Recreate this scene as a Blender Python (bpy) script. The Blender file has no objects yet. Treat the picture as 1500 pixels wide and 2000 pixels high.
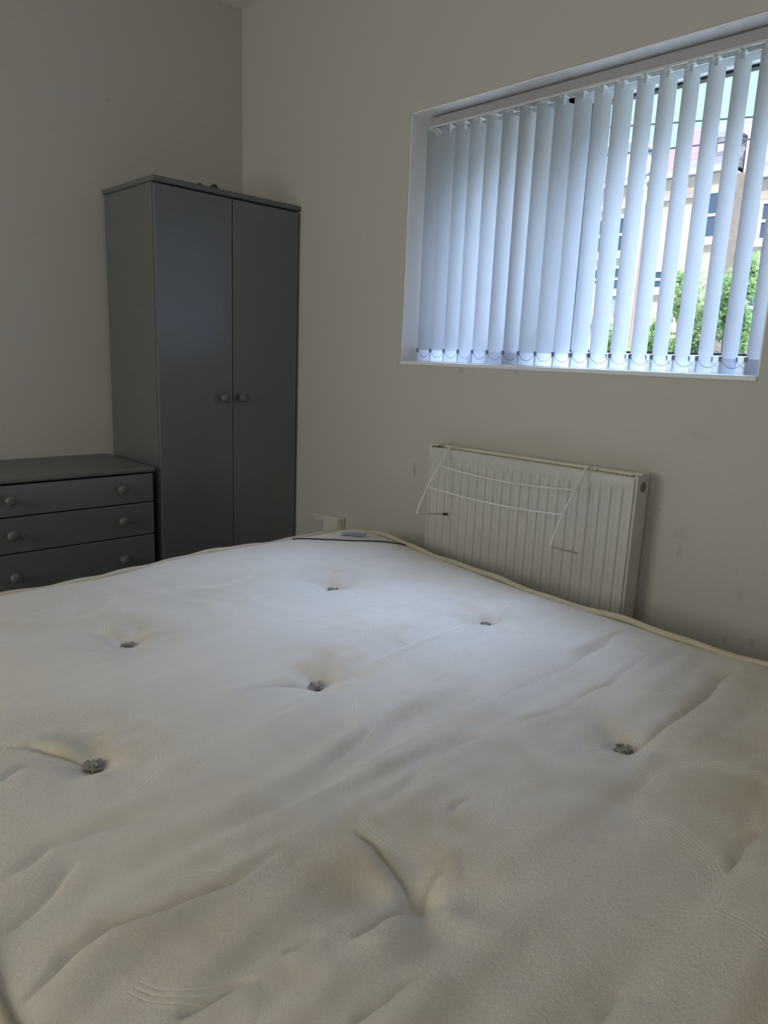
import bpy, bmesh, math, random
import numpy as np
from mathutils import Vector, Matrix
random.seed(7); rng = np.random.RandomState(11)
S = bpy.context.scene; COL = S.collection

# ------------------------------------------------------------------ camera
F_PX = 1407.0
cam_d = bpy.data.cameras.new('camera'); cam = bpy.data.objects.new('camera', cam_d); COL.objects.link(cam)
yaw, pit, rol = 0.78007243, 0.21035688, 0.04084815
fw = Vector((math.sin(yaw)*math.cos(pit), math.cos(yaw)*math.cos(pit), -math.sin(pit)))
rt = Vector((math.cos(yaw), -math.sin(yaw), 0)); up = rt.cross(fw)
r2 = rt*math.cos(rol) + up*math.sin(rol); u2 = up*math.cos(rol) - rt*math.sin(rol)
M = Matrix((r2, u2, -fw)).transposed().to_4x4(); M.translation = Vector((-1.82691826, -2.77566567, 1.239649))
cam.matrix_world = M
cam_d.sensor_fit = 'VERTICAL'; cam_d.sensor_height = 36; cam_d.lens = F_PX*36/2000; cam_d.clip_start = .02
S.camera = cam
# ------------------------------------------------------------------ exposure, sky, sun, added fill lights
S.view_settings.view_transform = 'Standard'; S.view_settings.look = 'None'
S.view_settings.exposure = 0.12; S.view_settings.gamma = 1; S.view_settings.use_curve_mapping = False
W = bpy.data.worlds.new('sky'); S.world = W; W.use_nodes = True
wt = W.node_tree; wt.nodes.clear()
wo = wt.nodes.new('ShaderNodeOutputWorld'); wb = wt.nodes.new('ShaderNodeBackground')
wc = wt.nodes.new('ShaderNodeTexCoord'); ws = wt.nodes.new('ShaderNodeSeparateXYZ'); wr = wt.nodes.new('ShaderNodeValToRGB')
wt.links.new(wc.outputs['Generated'], ws.inputs[0]); wt.links.new(ws.outputs['Z'], wr.inputs[0])
HI = 39.0                              # unseen high sky, boosted on the side facing the window to light the room
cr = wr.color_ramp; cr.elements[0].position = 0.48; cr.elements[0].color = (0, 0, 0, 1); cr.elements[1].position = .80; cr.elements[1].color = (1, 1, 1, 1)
def wm(op, a, b):
    n_ = wt.nodes.new('ShaderNodeMath'); n_.operation = op
    for i_, x_ in enumerate((a, b)):
        if isinstance(x_, (int, float)): n_.inputs[i_].default_value = x_
        else: wt.links.new(x_, n_.inputs[i_])
    return n_.outputs[0]
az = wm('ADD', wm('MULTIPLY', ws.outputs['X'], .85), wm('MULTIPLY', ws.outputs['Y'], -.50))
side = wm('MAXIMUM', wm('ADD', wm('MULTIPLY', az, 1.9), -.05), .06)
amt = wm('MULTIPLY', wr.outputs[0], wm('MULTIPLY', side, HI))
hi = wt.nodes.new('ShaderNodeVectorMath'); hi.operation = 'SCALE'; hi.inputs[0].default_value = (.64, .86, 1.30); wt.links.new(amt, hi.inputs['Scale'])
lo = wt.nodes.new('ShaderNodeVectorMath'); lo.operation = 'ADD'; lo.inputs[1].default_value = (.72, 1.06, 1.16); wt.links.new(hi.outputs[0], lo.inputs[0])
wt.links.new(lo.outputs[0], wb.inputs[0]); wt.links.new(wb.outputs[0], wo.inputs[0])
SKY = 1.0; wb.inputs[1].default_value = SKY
sun_d = bpy.data.lights.new('sun', 'SUN'); sun = bpy.data.objects.new('sun', sun_d); COL.objects.link(sun)
sun_d.energy = 4.6; sun_d.angle = .01; sun_d.color = (1, .93, .84)
sun.rotation_euler = Vector((.62, .38, -.72)).to_track_quat('-Z', 'Y').to_euler(); sun.location = (-6, -6, 9)
# warm fill lights added out of view, set in two made-up left-wall openings
for nm, cy_, wy_, en_ in (('far', -1.15, 1.1, 17), ('near', -3.4, 1.0, 11)):
    fill_d = bpy.data.lights.new('side_fill_light', 'AREA'); fill = bpy.data.objects.new('side_fill_light', fill_d); COL.objects.link(fill)
    fill_d.shape = 'RECTANGLE'; fill_d.size = wy_; fill_d.size_y = 1.15; fill_d.energy = en_; fill_d.color = (1, .89, .73)
    fill.location = (-3.5, cy_, 1.55); fill.rotation_euler = (math.radians(90), 0, math.radians(-90))
# sky portal of the window in the picture
por_d = bpy.data.lights.new('window_portal', 'AREA'); por = bpy.data.objects.new('window_portal', por_d); COL.objects.link(por)
por_d.shape = 'RECTANGLE'; por_d.size = 1.2; por_d.size_y = .82; por_d.cycles.is_portal = True
por.location = (.29, -1.57, 1.622); por.rotation_euler = (math.radians(90), 0, math.radians(90))
# ------------------------------------------------------------------ helpers
def tag(o, label=None, cat=None, group=None, kind=None):
    if label: o['label'] = label
    if cat: o['category'] = cat
    if group: o['group'] = group
    if kind: o['kind'] = kind
    return o
def empty(name, loc=(0, 0, 0), label=None, cat=None, group=None, kind=None):
    o = bpy.data.objects.new(name, None); COL.objects.link(o); o.location = loc; o.empty_display_size = .05
    return tag(o, label, cat, group, kind)
def obj(name, bm, mat, parent=None, smooth=False, kind=None):
    """link a bmesh (given in world coordinates) as ONE mesh object; its origin moves to the bottom centre of its bounds"""
    bmesh.ops.recalc_face_normals(bm, faces=bm.faces)
    me = bpy.data.meshes.new(name)
    for m in (mat if isinstance(mat, (list, tuple)) else [mat]): me.materials.append(m)
    if smooth:
        for f in bm.faces: f.smooth = True
    xs = [v.co for v in bm.verts]
    c = Vector(((min(v.x for v in xs)+max(v.x for v in xs))/2, (min(v.y for v in xs)+max(v.y for v in xs))/2, min(v.z for v in xs)))
    bmesh.ops.translate(bm, verts=bm.verts, vec=-c)
    bm.to_mesh(me); bm.free()
    o = bpy.data.objects.new(name, me); COL.objects.link(o)
    if parent: 
        o.parent = parent; o.location = c - base(parent)
    else: o.location = c
    if kind: o['kind'] = kind
    return o
def base(o):
    v = Vector((0, 0, 0))
    while o: v += o.location; o = o.parent
    return v
def box(bm, x0, x1, y0, y1, z0, z1, bev=0.0, seg=2, mi=0):
    vs = [bm.verts.new((x, y, z)) for x in (x0, x1) for y in (y0, y1) for z in (z0, z1)]
    q = [(0, 1, 3, 2), (4, 6, 7, 5), (0, 4, 5, 1), (2, 3, 7, 6), (0, 2, 6, 4), (1, 5, 7, 3)]
    fs = [bm.faces.new([vs[i] for i in a]) for a in q]
    for f in fs: f.material_index = mi
    if bev > 0:
        es = list({e for f in fs for e in f.edges})
        r = bmesh.ops.bevel(bm, geom=es, offset=bev, segments=seg, profile=.5, affect='EDGES')
        for f in r['faces']: f.material_index = mi
    return bm
def B(*a, **k): return box(bmesh.new(), *a, **k)
def tube(bm, pts, r, n=8, caps=True, closed=False):
    pts = [Vector(p) for p in pts]; N = len(pts); rings = []; prev = None
    for i, p in enumerate(pts):
        if closed: t = pts[(i+1) % N] - pts[i-1]
        else: t = pts[min(i+1, N-1)] - pts[max(i-1, 0)]
        t.normalize()
        if prev is None:
            a = Vector((0, 0, 1)) if abs(t.z) < .9 else Vector((1, 0, 0)); u = t.cross(a).normalized()
        else: u = (prev - t*prev.dot(t)).normalized()
        prev = u; v = t.cross(u); rr = r[i] if hasattr(r, '__len__') else r
        rings.append([bm.verts.new(p + (u*math.cos(k*2*math.pi/n) + v*math.sin(k*2*math.pi/n))*rr) for k in range(n)])
    for i in range(N if closed else N-1):
        a, b = rings[i], rings[(i+1) % N]
        for k in range(n):
            f = bm.faces.new((a[k], a[(k+1) % n], b[(k+1) % n], b[k])); f.smooth = True
    if caps and not closed:
        bm.faces.new(rings[0][::-1]); bm.faces.new(rings[-1])
    return bm
def lathe(bm, prof, o, axis, n=20):
    axis = Vector(axis).normalized(); a = Vector((0, 0, 1)) if abs(axis.z) < .9 else Vector((1, 0, 0))
    u = axis.cross(a).normalized(); v = axis.cross(u); o = Vector(o); rings = []
    for (r, h) in prof:
        rings.append([bm.verts.new(o + axis*h + (u*math.cos(k*2*math.pi/n)+v*math.sin(k*2*math.pi/n))*r) for k in range(n)])
    for a_, b_ in zip(rings, rings[1:]):
        for k in range(n):
            f = bm.faces.new((a_[k], a_[(k+1) % n], b_[(k+1) % n], b_[k])); f.smooth = True
    bm.faces.new(rings[0][::-1]); bm.faces.new(rings[-1])
    return bm
def prism(bm, poly, d, axis='x', at=0.0):
    """poly of (a,b) extruded from at to at+d along axis; x: (y,z)  y: (x,z)  z: (x,y)"""
    def P(a, b, c): return {'x': (c, a, b), 'y': (a, c, b), 'z': (a, b, c)}[axis]
    lo = [bm.verts.new(P(a, b, at)) for a, b in poly]; hi = [bm.verts.new(P(a, b, at+d)) for a, b in poly]
    bm.faces.new(lo[::-1]); bm.faces.new(hi); n = len(poly)
    for i in range(n): bm.faces.new((lo[i], lo[(i+1) % n], hi[(i+1) % n], hi[i]))
    return bm
def smooth_by_angle(o, deg=35):
    me = o.data
    bm = bmesh.new(); bm.from_mesh(me)
    for f in bm.faces: f.smooth = True
    for e in bm.edges: e.smooth = len(e.link_faces) == 2 and e.calc_face_angle(0) < math.radians(deg)
    bm.to_mesh(me); bm.free(); return o

# ------------------------------------------------------------------ materials
class NT:
    def __init__(s, name):
        s.m = bpy.data.materials.new(name); s.m.use_nodes = True; s.t = s.m.node_tree; s.t.nodes.clear()
        s.out = s.n('ShaderNodeOutputMaterial'); s.co = s.n('ShaderNodeTexCoord')
    def n(s, typ, **k):
        nd = s.t.nodes.new(typ)
        for a, b in k.items(): setattr(nd, a, b)
        return nd
    def l(s, a, b): s.t.links.new(a, b)
    def math(s, op, a, b=None, c=None, clamp=False):
        nd = s.n('ShaderNodeMath', operation=op); nd.use_clamp = clamp
        for i, x in enumerate((a, b, c)):
            if x is None: continue
            if isinstance(x, (int, float)): nd.inputs[i].default_value = x
            else: s.l(x, nd.inputs[i])
        return nd.outputs[0]
    def noise(s, scale, detail=3, vec=None, rough=.5):
        nd = s.n('ShaderNodeTexNoise'); nd.inputs['Scale'].default_value = scale; nd.inputs['Detail'].default_value = detail; nd.inputs['Roughness'].default_value = rough
        s.l(vec if vec is not None else s.co.outputs['Object'], nd.inputs['Vector']); return nd.outputs[0]
    def mix(s, f, a, b):
        nd = s.n('ShaderNodeMix', data_type='RGBA')
        if isinstance(f, (int, float)): nd.inputs[0].default_value = f
        else: s.l(f, nd.inputs[0])
        for i, x in ((6, a), (7, b)):
            if isinstance(x, tuple): nd.inputs[i].default_value = (*x[:3], 1)
            else: s.l(x, nd.inputs[i])
        return nd.outputs[2]
    def ramp(s, f, a, b):
        nd = s.n('ShaderNodeMapRange'); nd.inputs[1].default_value = a; nd.inputs[2].default_value = b; s.l(f, nd.inputs[0]); return nd.outputs[0]
    def geo(s): return s.n('ShaderNodeNewGeometry').outputs['Position']
    def bsdf(s, col, rough=.5, bump=None, bs=.2, bd=.002, spec=.5, metal=0, sheen=0):
        p = s.n('ShaderNodeBsdfPrincipled')
        if isinstance(col, tuple): p.inputs['Base Color'].default_value = (*col[:3], 1)
        else: s.l(col, p.inputs['Base Color'])
        if isinstance(rough, (int, float)): p.inputs['Roughness'].default_value = rough
        else: s.l(rough, p.inputs['Roughness'])
        p.inputs['Specular IOR Level'].default_value = spec; p.inputs['Metallic'].default_value = metal
        p.inputs['Sheen Weight'].default_value = sheen
        if bump is not None:
            b = s.n('ShaderNodeBump'); b.inputs['Strength'].default_value = bs; b.inputs['Distance'].default_value = bd
            s.l(bump, b.inputs['Height']); s.l(b.outputs[0], p.inputs['Normal'])
        s.l(p.outputs[0], s.out.inputs[0]); s.p = p; return p
def simple(name, col, rough=.5, var=.06, scale=9, bs=.15, bscale=60, bd=.001, spec=.5, metal=0, sheen=0):
    t = NT(name); a = tuple(c*(1-var) for c in col); b = tuple(min(1, c*(1+var)) for c in col)
    g = t.geo()
    c = t.mix(t.noise(scale, 4, g), a, b)
    r = t.math('MULTIPLY_ADD', t.noise(scale*2.3, 2, g), .16, rough-.08)
    t.bsdf(c, r if bs > .05 else rough, t.noise(bscale, 3, g) if bs > .05 else None, bs, bd, spec, metal, sheen); return t.m
def wall_mat(name, col, marks, axis):
    t = NT(name); g = t.geo(); sp = t.n('ShaderNodeSeparateXYZ'); t.l(g, sp.inputs[0])
    c = t.mix(t.noise(1.3, 4, g), tuple(x*.965 for x in col), tuple(x*1.03 for x in col))
    nz = t.noise(55, 4, g, .6)
    for (u, v, ru, rv, dark, mc) in marks:
        a = t.math('DIVIDE', t.math('SUBTRACT', sp.outputs[1 if axis == 'x' else 0], u), ru)
        b = t.math('DIVIDE', t.math('SUBTRACT', sp.outputs[2], v), rv)
        d = t.math('ADD', t.math('MULTIPLY', a, a), t.math('MULTIPLY', b, b))
        d = t.math('ADD', d, t.math('MULTIPLY_ADD', nz, 3.0, -1.5))
        f = t.math('MULTIPLY', t.ramp(d, 1.5, -.6), dark)
        c = t.mix(f, c, mc)
    bump = t.math('ADD', t.noise(160, 2, g), t.math('MULTIPLY', t.noise(9, 2, g), .8))
    t.bsdf(c, .62, bump, .12, .002, .35); return t.m
WALL = (.52, .505, .475)
GR, BR = (.30, .29, .27), (.23, .16, .09)
M_wall_win = wall_mat('wall_paint_window', WALL, [(-1.073, .861, .006, .022, .8, BR), (-2.023, .825, .020, .014, .45, GR), (-2.027, .775, .010, .018, .45, GR),
    (-2.173, .762, .006, .007, .7, GR), (-2.19, .707, .012, .016, .4, GR), (-2.231, .591, .010, .012, .7, GR), (-2.168, .579, .008, .014, .5, GR),
    (-1.951, 1.022, .010, .006, .3, GR), (-1.959, .877, .009, .006, .5, GR), (-2.038, 1.081, .03, .010, .25, GR), (-1.254, 1.211, .010, .008, .6, GR), (-1.473, 1.217, .008, .006, .5, GR),
    (-1.6, 1.03, .10, .03, .10, BR)], 'x')
M_wall_back = wall_mat('wall_paint_back', WALL, [(-.574, 2.113, .012, .010, .3, GR), (-.779, 1.973, .008, .008, .25, GR), (-.452, 1.937, .008, .010, .25, GR), (-.86, 1.62, .01, .02, .2, GR)], 'y')
M_wall = wall_mat('wall_paint', WALL, [], 'y')
M_ceiling = simple('ceiling_paint', (.74, .73, .70), .7, .02, 3)
M_floor = simple('grey_carpet', (.20, .19, .18), .9, .25, 40, .6, 300, .004)
M_trim = simple('white_gloss_trim', (.74, .74, .72), .35, .02)
M_reveal = simple('white_reveal_paint', (.88, .88, .88), .5, .02, 5)
M_sill = simple('white_sill_gloss', (.78, .80, .83), .38, .05, 25, .25, 40)
M_upvc = simple('white_upvc', (.82, .84, .86), .3, .015)
M_gasket = simple('black_rubber_gasket', (.012, .012, .016), .6)
M_rail = simple('blind_headrail_white', (.38, .39, .395), .35, .01)
M_plastic = simple('clear_white_plastic', (.60, .61, .60), .3, .02)
M_chain = simple('grey_bead_chain', (.16, .17, .20), .4, .02)
M_weight = simple('vane_weight_white', (.58, .61, .66), .45, .02)
M_grey = simple('dark_grey_furniture_paint', (.122, .126, .134), .27, .03, 6, .04, 45, .0006, .9)
M_greyedge = simple('dark_grey_furniture_paint_top', (.125, .126, .124), .38, .03, 6, .05, 45, .0006)
M_knob = simple('grey_painted_knob', (.13, .13, .124), .38, .05)
M_dark = simple('dark_cabinet_inside', (.02, .02, .02), .7)
M_rad = simple('radiator_white_enamel', (.53, .525, .50), .36, .03, 5, .08, 50)
M_radtop = simple('radiator_aged_enamel', (.66, .64, .55), .4, .08, 14)
M_void = simple('radiator_dark_inside', (.05, .045, .04), .8)
M_brass = simple('dull_plug_metal', (.20, .19, .17), .4, .1, 60, metal=.6)
M_wire = simple('white_coated_wire', (.74, .73, .70), .35, .03)
M_blackcap = simple('black_rubber_cap', (.01, .01, .01), .5)
M_socket = simple('white_socket_plastic', (.66, .66, .60), .4, .03)
M_socket2 = simple('grey_white_plastic', (.58, .60, .62), .4, .03)
M_cloth = simple('dark_crumpled_cloth', (.05, .05, .05), .85, .2, 30)
M_divan = simple('cream_divan_fabric', (.48, .44, .38), .9, .06, 20, .4, 500)
M_pipe = simple('cream_piping_tape', (.52, .46, .34), .8, .10, 25, .4, 700)
M_border = simple('cream_mattress_border', (.56, .51, .44), .85, .06, 12, .4, 300)
M_tuft = simple('grey_felt_tuft', (.33, .31, .28), .95, .5, 160, .9, 300, .004)
M_navy = simple('navy_edge_cord', (.03, .035, .06), .7)
M_label = simple('white_woven_label', (.62, .62, .66), .7, .03)
M_labeldark = simple('dark_woven_ink', (.06, .055, .10), .7)
M_labellilac = simple('lilac_woven_band', (.44, .42, .52), .7)

def glass_mat():
    t = NT('window_glass'); tr = t.n('ShaderNodeBsdfTransparent'); tr.inputs[0].default_value = (.985, .99, .995, 1)
    gl = t.n('ShaderNodeBsdfGlossy'); gl.inputs['Roughness'].default_value = .02
    lw = t.n('ShaderNodeLayerWeight'); lw.inputs[0].default_value = .5
    fr = t.math('MULTIPLY_ADD', t.math('POWER', lw.outputs['Facing'], 5.0), .8, .03)
    mx = t.n('ShaderNodeMixShader'); t.l(fr, mx.inputs[0]); t.l(tr.outputs[0], mx.inputs[1]); t.l(gl.outputs[0], mx.inputs[2])
    t.l(mx.outputs[0], t.out.inputs[0]); return t.m
M_glass = glass_mat()
def vane_mat():
    t = NT('translucent_vane_fabric'); g = t.geo()
    mp = t.n('ShaderNodeMapping'); mp.inputs['Scale'].default_value = (300, 300, 40); t.l(g, mp.inputs[0])
    c = t.mix(t.noise(1, 2, mp.outputs[0]), (.575, .57, .575), (.61, .605, .61))
    d = t.n('ShaderNodeBsdfDiffuse'); tl = t.n('ShaderNodeBsdfTranslucent'); t.l(c, d.inputs[0]); t.l(c, tl.inputs[0])
    mx = t.n('ShaderNodeMixShader'); mx.inputs[0].default_value = .62
    t.l(d.outputs[0], mx.inputs[1]); t.l(tl.outputs[0], mx.inputs[2]); t.l(mx.outputs[0], t.out.inputs[0]); return t.m
M_vane = vane_mat()

# ------------------------------------------------------------------ room shell
XW, YF, H = -3.4, -4.4, 2.59          # left-hand side wall, wall behind the camera, ceiling
WY0, WY1, WZ0, WZ1 = -2.157, -.98, 1.222, 2.022
T = .30
def structure(name, bm, m, parent=None, smooth=False): return obj(name, bm, m, parent, smooth, 'structure')
structure('floor', B(XW-.3, T, YF-.3, .3, -.1, 0), M_floor)
structure('ceiling', B(XW-.3, T, YF-.3, .3, H, H+.12), M_ceiling)
structure('wall_back', B(XW-.3, T, 0, .3, 0, H), M_wall_back)
def wall_hole(u0, u1, z0, z1, uA, uB, along, a, b):
    """wall slab with a rectangular hole: four blocks welded as one mesh"""
    bm = bmesh.new()
    for (p, q, r, s) in ((u0, u1, 0, z0), (u0, u1, z1, H), (u0, uA, z0, z1), (uB, u1, z0, z1)):
        if along == 'y': box(bm, a, b, p, q, r, s)
        else: box(bm, p, q, a, b, r, s)
    bmesh.ops.remove_doubles(bm, verts=bm.verts, dist=1e-5); return bm
structure('wall_right', wall_hole(YF-.3, 0, WZ0, WZ1, WY0, WY1, 'y', 0, T), M_wall_win)
ADDED_WINS = ((-3.9, -2.9), (-1.7, -.6))  # made-up openings out of view, put in for the fill lights
bm = bmesh.new()
for (p, q, r, s) in ((YF-.3, 0, 0, .95), (YF-.3, 0, 2.15, H), (YF-.3, -3.9, .95, 2.15), (-2.9, -1.7, .95, 2.15), (-.6, 0, .95, 2.15)): box(bm, XW-.3, XW, p, q, r, s)
structure('wall_left', bm, M_wall)
structure('wall_front', B(XW, 0, YF-.3, YF, 0, H), M_wall)
for k_, (a_, c_) in enumerate(ADDED_WINS):
    bm = bmesh.new()
    for (y0, y1) in ((a_, a_+.06), (c_-.06, c_)): box(bm, XW-.06, XW-.01, y0, y1, .95, 2.15)
    for (z0, z1) in ((.95, 1.01), (2.09, 2.15)): box(bm, XW-.06, XW-.01, a_, c_, z0, z1)
    structure('window_%d' % (k_+2), bm, M_upvc)  # frame of an added opening, never in view
structure('baseboard_back', B(XW, 0, -.014, 0, 0, .09, .003), M_trim)
structure('baseboard_right', B(-.014, 0, YF, -.015, 0, .09, .003), M_trim)
structure('baseboard_left', B(XW, XW+.014, YF, -.015, 0, .09, .003), M_trim)
structure('baseboard_front', B(XW+.015, -.015, YF, YF+.014, 0, .09, .003), M_trim)

# window in the picture: plaster reveal lining, sill board, frame with a casement on the left and a fixed light
win = empty('window_1', (.2, (WY0+WY1)/2, WZ0), kind='structure')
bm = bmesh.new()
box(bm, .002, T-.01, WY1-.004, WY1-.0005, WZ0, WZ1); box(bm, .002, T-.01, WY0+.0005, WY0+.004, WZ0, WZ1); box(bm, .002, T-.01, WY0, WY1, WZ1-.004, WZ1-.0005)
structure('reveal_lining', bm, M_reveal, win)
bm = B(-.007, .17, WY0+.001, WY1-.001, WZ0-.002, WZ0+.011, .004)
structure('window_sill', bm, M_sill, win)
GX = .2; MY = -1.492                       # glass plane, mullion
fz0, fz1 = WZ0+.008, WZ1-.003
bm = bmesh.new()
box(bm, GX-.035, GX+.035, WY0+.004, WY0+.045, fz0, fz1, .004); box(bm, GX-.035, GX+.035, WY1-.06, WY1-.004, fz0, fz1, .004)
box(bm, GX-.034, GX+.034, WY0+.004, WY1-.004, fz0, 1.281, .004); box(bm, GX-.034, GX+.034, WY0+.004, WY1-.004, 1.987, fz1, .004)
box(bm, GX-.034, GX+.034, MY-.022, MY+.03, fz0, fz1, .004)
structure('window_frame', bm, M_upvc, win)
sy0, sy1, sz0, sz1 = MY+.035, WY1-.062, 1.285, 1.985      # casement sash
bm = bmesh.new()
for a in ((sy0, sy0+.058, sz0, sz1), (sy1-.055, sy1, sz0, sz1)): box(bm, GX-.045, GX+.02, *a, .005)
for a in ((sy0, sy1, sz0, sz0+.036), (sy0, sy1, sz1-.03, sz1)): box(bm, GX-.044, GX+.02, *a, .005)
structure('casement_sash', bm, M_upvc, win)
bm = bmesh.new()
def gasket_rect(y0, y1, z0, z1, w, x0=GX-.012, x1=GX+.012):
    box(bm, x0, x1, y0, y0+w, z0, z1); box(bm, x0, x1, y1-w, y1, z0, z1); box(bm, x0, x1, y0, y1, z0, z0+w); box(bm, x0, x1, y0, y1, z1-w, z1)
gasket_rect(WY0+.044, MY-.0215, 1.280, 1.988, .008)
gasket_rect(sy0+.057, sy1-.054, sz0+.035, sz1-.029, .006)
gasket_rect(sy0-.005, sy1+.004, sz0-.004, sz1+.003, .006, GX-.043, GX-.03)
structure('glazing_gasket', bm, M_gasket, win)
structure('glass_pane', B(GX-.002, GX+.002, WY0+.044, MY-.0215, 1.281, 1.987), M_glass, win)
structure('glass_pane', B(GX-.002, GX+.002, sy0+.057, sy1-.054, sz0+.035, sz1-.029), M_glass, win)
bm = B(GX-.062, GX-.045, -1.23, -1.20, 1.285, 1.315, .004); box(bm, GX-.075, GX-.055, -1.29, -1.205, 1.296, 1.309, .004)
structure('window_handle', bm, M_upvc, win)

# ------------------------------------------------------------------ vertical blind
blind = empty('vertical_blind', (.075, (WY0+WY1)/2, 1.23), 'white vertical blind with translucent vanes hanging inside the window recess', 'window blind')
hr = B(.055, .096, WY0+.012, -1.012, 1.987, 2.013, .003)
hro = obj('headrail', hr, M_rail, blind)
bm = B(.0555, .060, WY0+.013, -1.014, 1.981, 1.987); box(bm, .091, .0955, WY0+.013, -1.014, 1.981, 1.987)
obj('rail_lip', bm, M_plastic, hro)
bm = bmesh.new()
for k in range(3): tube(bm, [(.066+.009*k, WY0+.015, 1.9835), (.066+.009*k, -1.016, 1.9835)], .0015, 6)
obj('spacer_rod', bm, M_plastic, hro)
VW, pitch, y_first = .089, .0603, -1.0275
vane_edges = []
vz0, vz1 = 1.2345, 1.972
for i in range(19):
    y = y_first - pitch*i - (.0 if i < 12 else .0015)
    if y < WY0+.02: break
    th = math.radians(random.uniform(-2.2, 2.2) - (.1*i + 1.2 if i < 8 else .25*i - 1.5)); dth = math.radians(random.uniform(-3, 1))
    bm = bmesh.new(); nx, nz = 10, 14; rows = []; bulge = random.uniform(.003, .0055)
    ctr = Vector((.077, y, 0))
    for j in range(nz+1):
        f = j/nz; z = vz0 + (vz1-vz0)*f; a = th + dth*f; row = []
        for q in range(nx+1):
            s = (q/nx - .5)*VW; b = bulge*(1-(2*q/nx-1)**2) - bulge*.5
            p = ctr + Vector((math.cos(a)*s - math.sin(a)*b, math.sin(a)*s + math.cos(a)*b, z)); row.append(bm.verts.new(p))
        rows.append(row)
    for j in range(nz):
        for q in range(nx):
            fc = bm.faces.new((rows[j][q], rows[j][q+1], rows[j+1][q+1], rows[j+1][q])); fc.smooth = True
    v = obj('vane', bm, M_vane, blind, True)
    ed = []
    for sgn in (-1, 1):
        s = sgn*VW/2*.93; ed.append(ctr + Vector((math.cos(th)*s, math.sin(th)*s, vz0+.036)))
    vane_edges.append(ed)
    # weight pocket at the foot
    bm = bmesh.new(); d = Vector((math.cos(th), math.sin(th), 0)); n = Vector((-d.y, d.x, 0))
    P = [ctr + d*(s*VW*.485) + n*(t*.0022) for s, t in ((-1, -1), (1, -1), (1, 1), (-1, 1))]
    lo = [bm.verts.new((p.x, p.y, vz0+.001)) for p in P]; hi = [bm.verts.new((p.x, p.y, vz0+.038)) for p in P]
    bm.faces.new(lo[::-1]); bm.faces.new(hi)
    for k in range(4): bm.faces.new((lo[k], lo[(k+1) % 4], hi[(k+1) % 4], hi[k]))
    obj('bottom_weight', bm, M_weight, v)
    # carrier hook on the rail
    bm = B(.064, .087, y-.008, y+.008, 1.979, 1.9865, .002); box(bm, .0705, .0805, y-.003, y+.003, 1.962, 1.980, .001)
    tube(bm, [(.056, y-.002, 1.984), (.052, y, 1.979), (.056, y+.004, 1.974), (.068, y+.002, 1.976)], .0016, 6)
    obj('carrier_hook', bm, M_plastic, v)
    for e_ in ed:
        obj('chain_clip', B(e_.x-.003, e_.x+.003, e_.y-.004, e_.y+.004, e_.z-.006, e_.z+.006, .001), M_chain, v)
for a, b in zip(vane_edges, vane_edges[1:]):
    for k in (0, 1):
        bm = bmesh.new(); NB = 13
        for j in range(NB):
            t = (j+.5)/NB; p = a[k].lerp(b[k], t); p.z -= .022*(1-(2*t-1)**2) - (.0)
            bmesh.ops.create_uvsphere(bm, u_segments=6, v_segments=4, radius=.0013, matrix=Matrix.Translation(p))
        tube(bm, [a[k].lerp(b[k], j/10) + Vector((0, 0, -.022*(1-(2*j/10-1)**2))) for j in range(11)], .0004, 4)
        obj('bead_chain', bm, M_chain, blind, True)

# ------------------------------------------------------------------ wardrobe
wx0, wx1, wyf, wh = -.618, -.004, -.41, 1.80
ward = empty('wardrobe', ((wx0+wx1)/2, -.21, 0), 'tall dark grey two door wardrobe standing in the room corner', 'wardrobe')
bx0, bx1, bz1 = wx0+.008, wx1-.008, wh-.019
bm = bmesh.new()
box(bm, bx0, bx0+.018, wyf+.024, -.022, 0, bz1, .0015); box(bm, bx1-.018, bx1, wyf+.024, -.022, 0, bz1, .0015)
box(bm, bx0+.018, bx1-.018, -.030, -.024, .05, bz1); box(bm, bx0+.018, bx1-.018, wyf+.03, -.03, .07, .088); box(bm, bx0+.018, bx1-.018, wyf+.03, -.03, bz1-.02, bz1)
obj('carcass', bm, M_grey, ward)
obj('top_panel', B(wx0, wx1, wyf, -.016, bz1, wh, .006, 3), M_greyedge, ward)
obj('plinth', B(bx0+.018, bx1-.018, wyf+.035, wyf+.05, 0, .07), M_grey, ward)
KN = [(.0085, 0), (.0085, .006), (.0075, .011), (.010, .016), (.0155, .020), (.0168, .026), (.0150, .031), (.009, .0345), (.003, .0352)]
seam = -.3095
for (a, b, kx) in ((bx0+.001, seam-.0016, -.358), (seam+.0016, bx1-.001, -.2785)):
    d = obj('door', B(a, b, wyf+.004, wyf+.022, .075, bz1-.006, .002), M_grey, ward)
    obj('knob', lathe(bmesh.new(), KN, (kx, wyf+.0042, 1.071), (0, -1, 0)), M_knob, d)
# dark bundle lying on the wardrobe
bm = bmesh.new(); NX, NY = 22, 8; rows = []
for i in range(NX+1):
    u = i/NX; row = []
    hh = .018*math.exp(-((u-.28)/.17)**2) + .026*math.exp(-((u-.74)/.16)**2) + .012*math.sin(math.pi*u)
    for j in range(NY*2):
        an = 2*math.pi*j/(NY*2); rr = 1+.12*math.sin(5*u*6+j)
        row.append(bm.verts.new((-.425+.15*u, -.28+.05*math.cos(an)*math.sin(math.pi*min(max(u, .06), .94))**.5*rr, wh+.0005+max(0, (.5+.5*math.sin(an)))*hh*rr)))
    rows.append(row)
for a_, b_ in zip(rows, rows[1:]):
    for j in range(NY*2): bm.faces.new((a_[j], a_[(j+1) % (NY*2)], b_[(j+1) % (NY*2)], b_[j]))
bm.faces.new(rows[0][::-1]); bm.faces.new(rows[-1])
tag(obj('cloth_bundle', bm, M_cloth, None, True), 'small dark lumpy bundle lying on top of the grey wardrobe', 'bundle')

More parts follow.
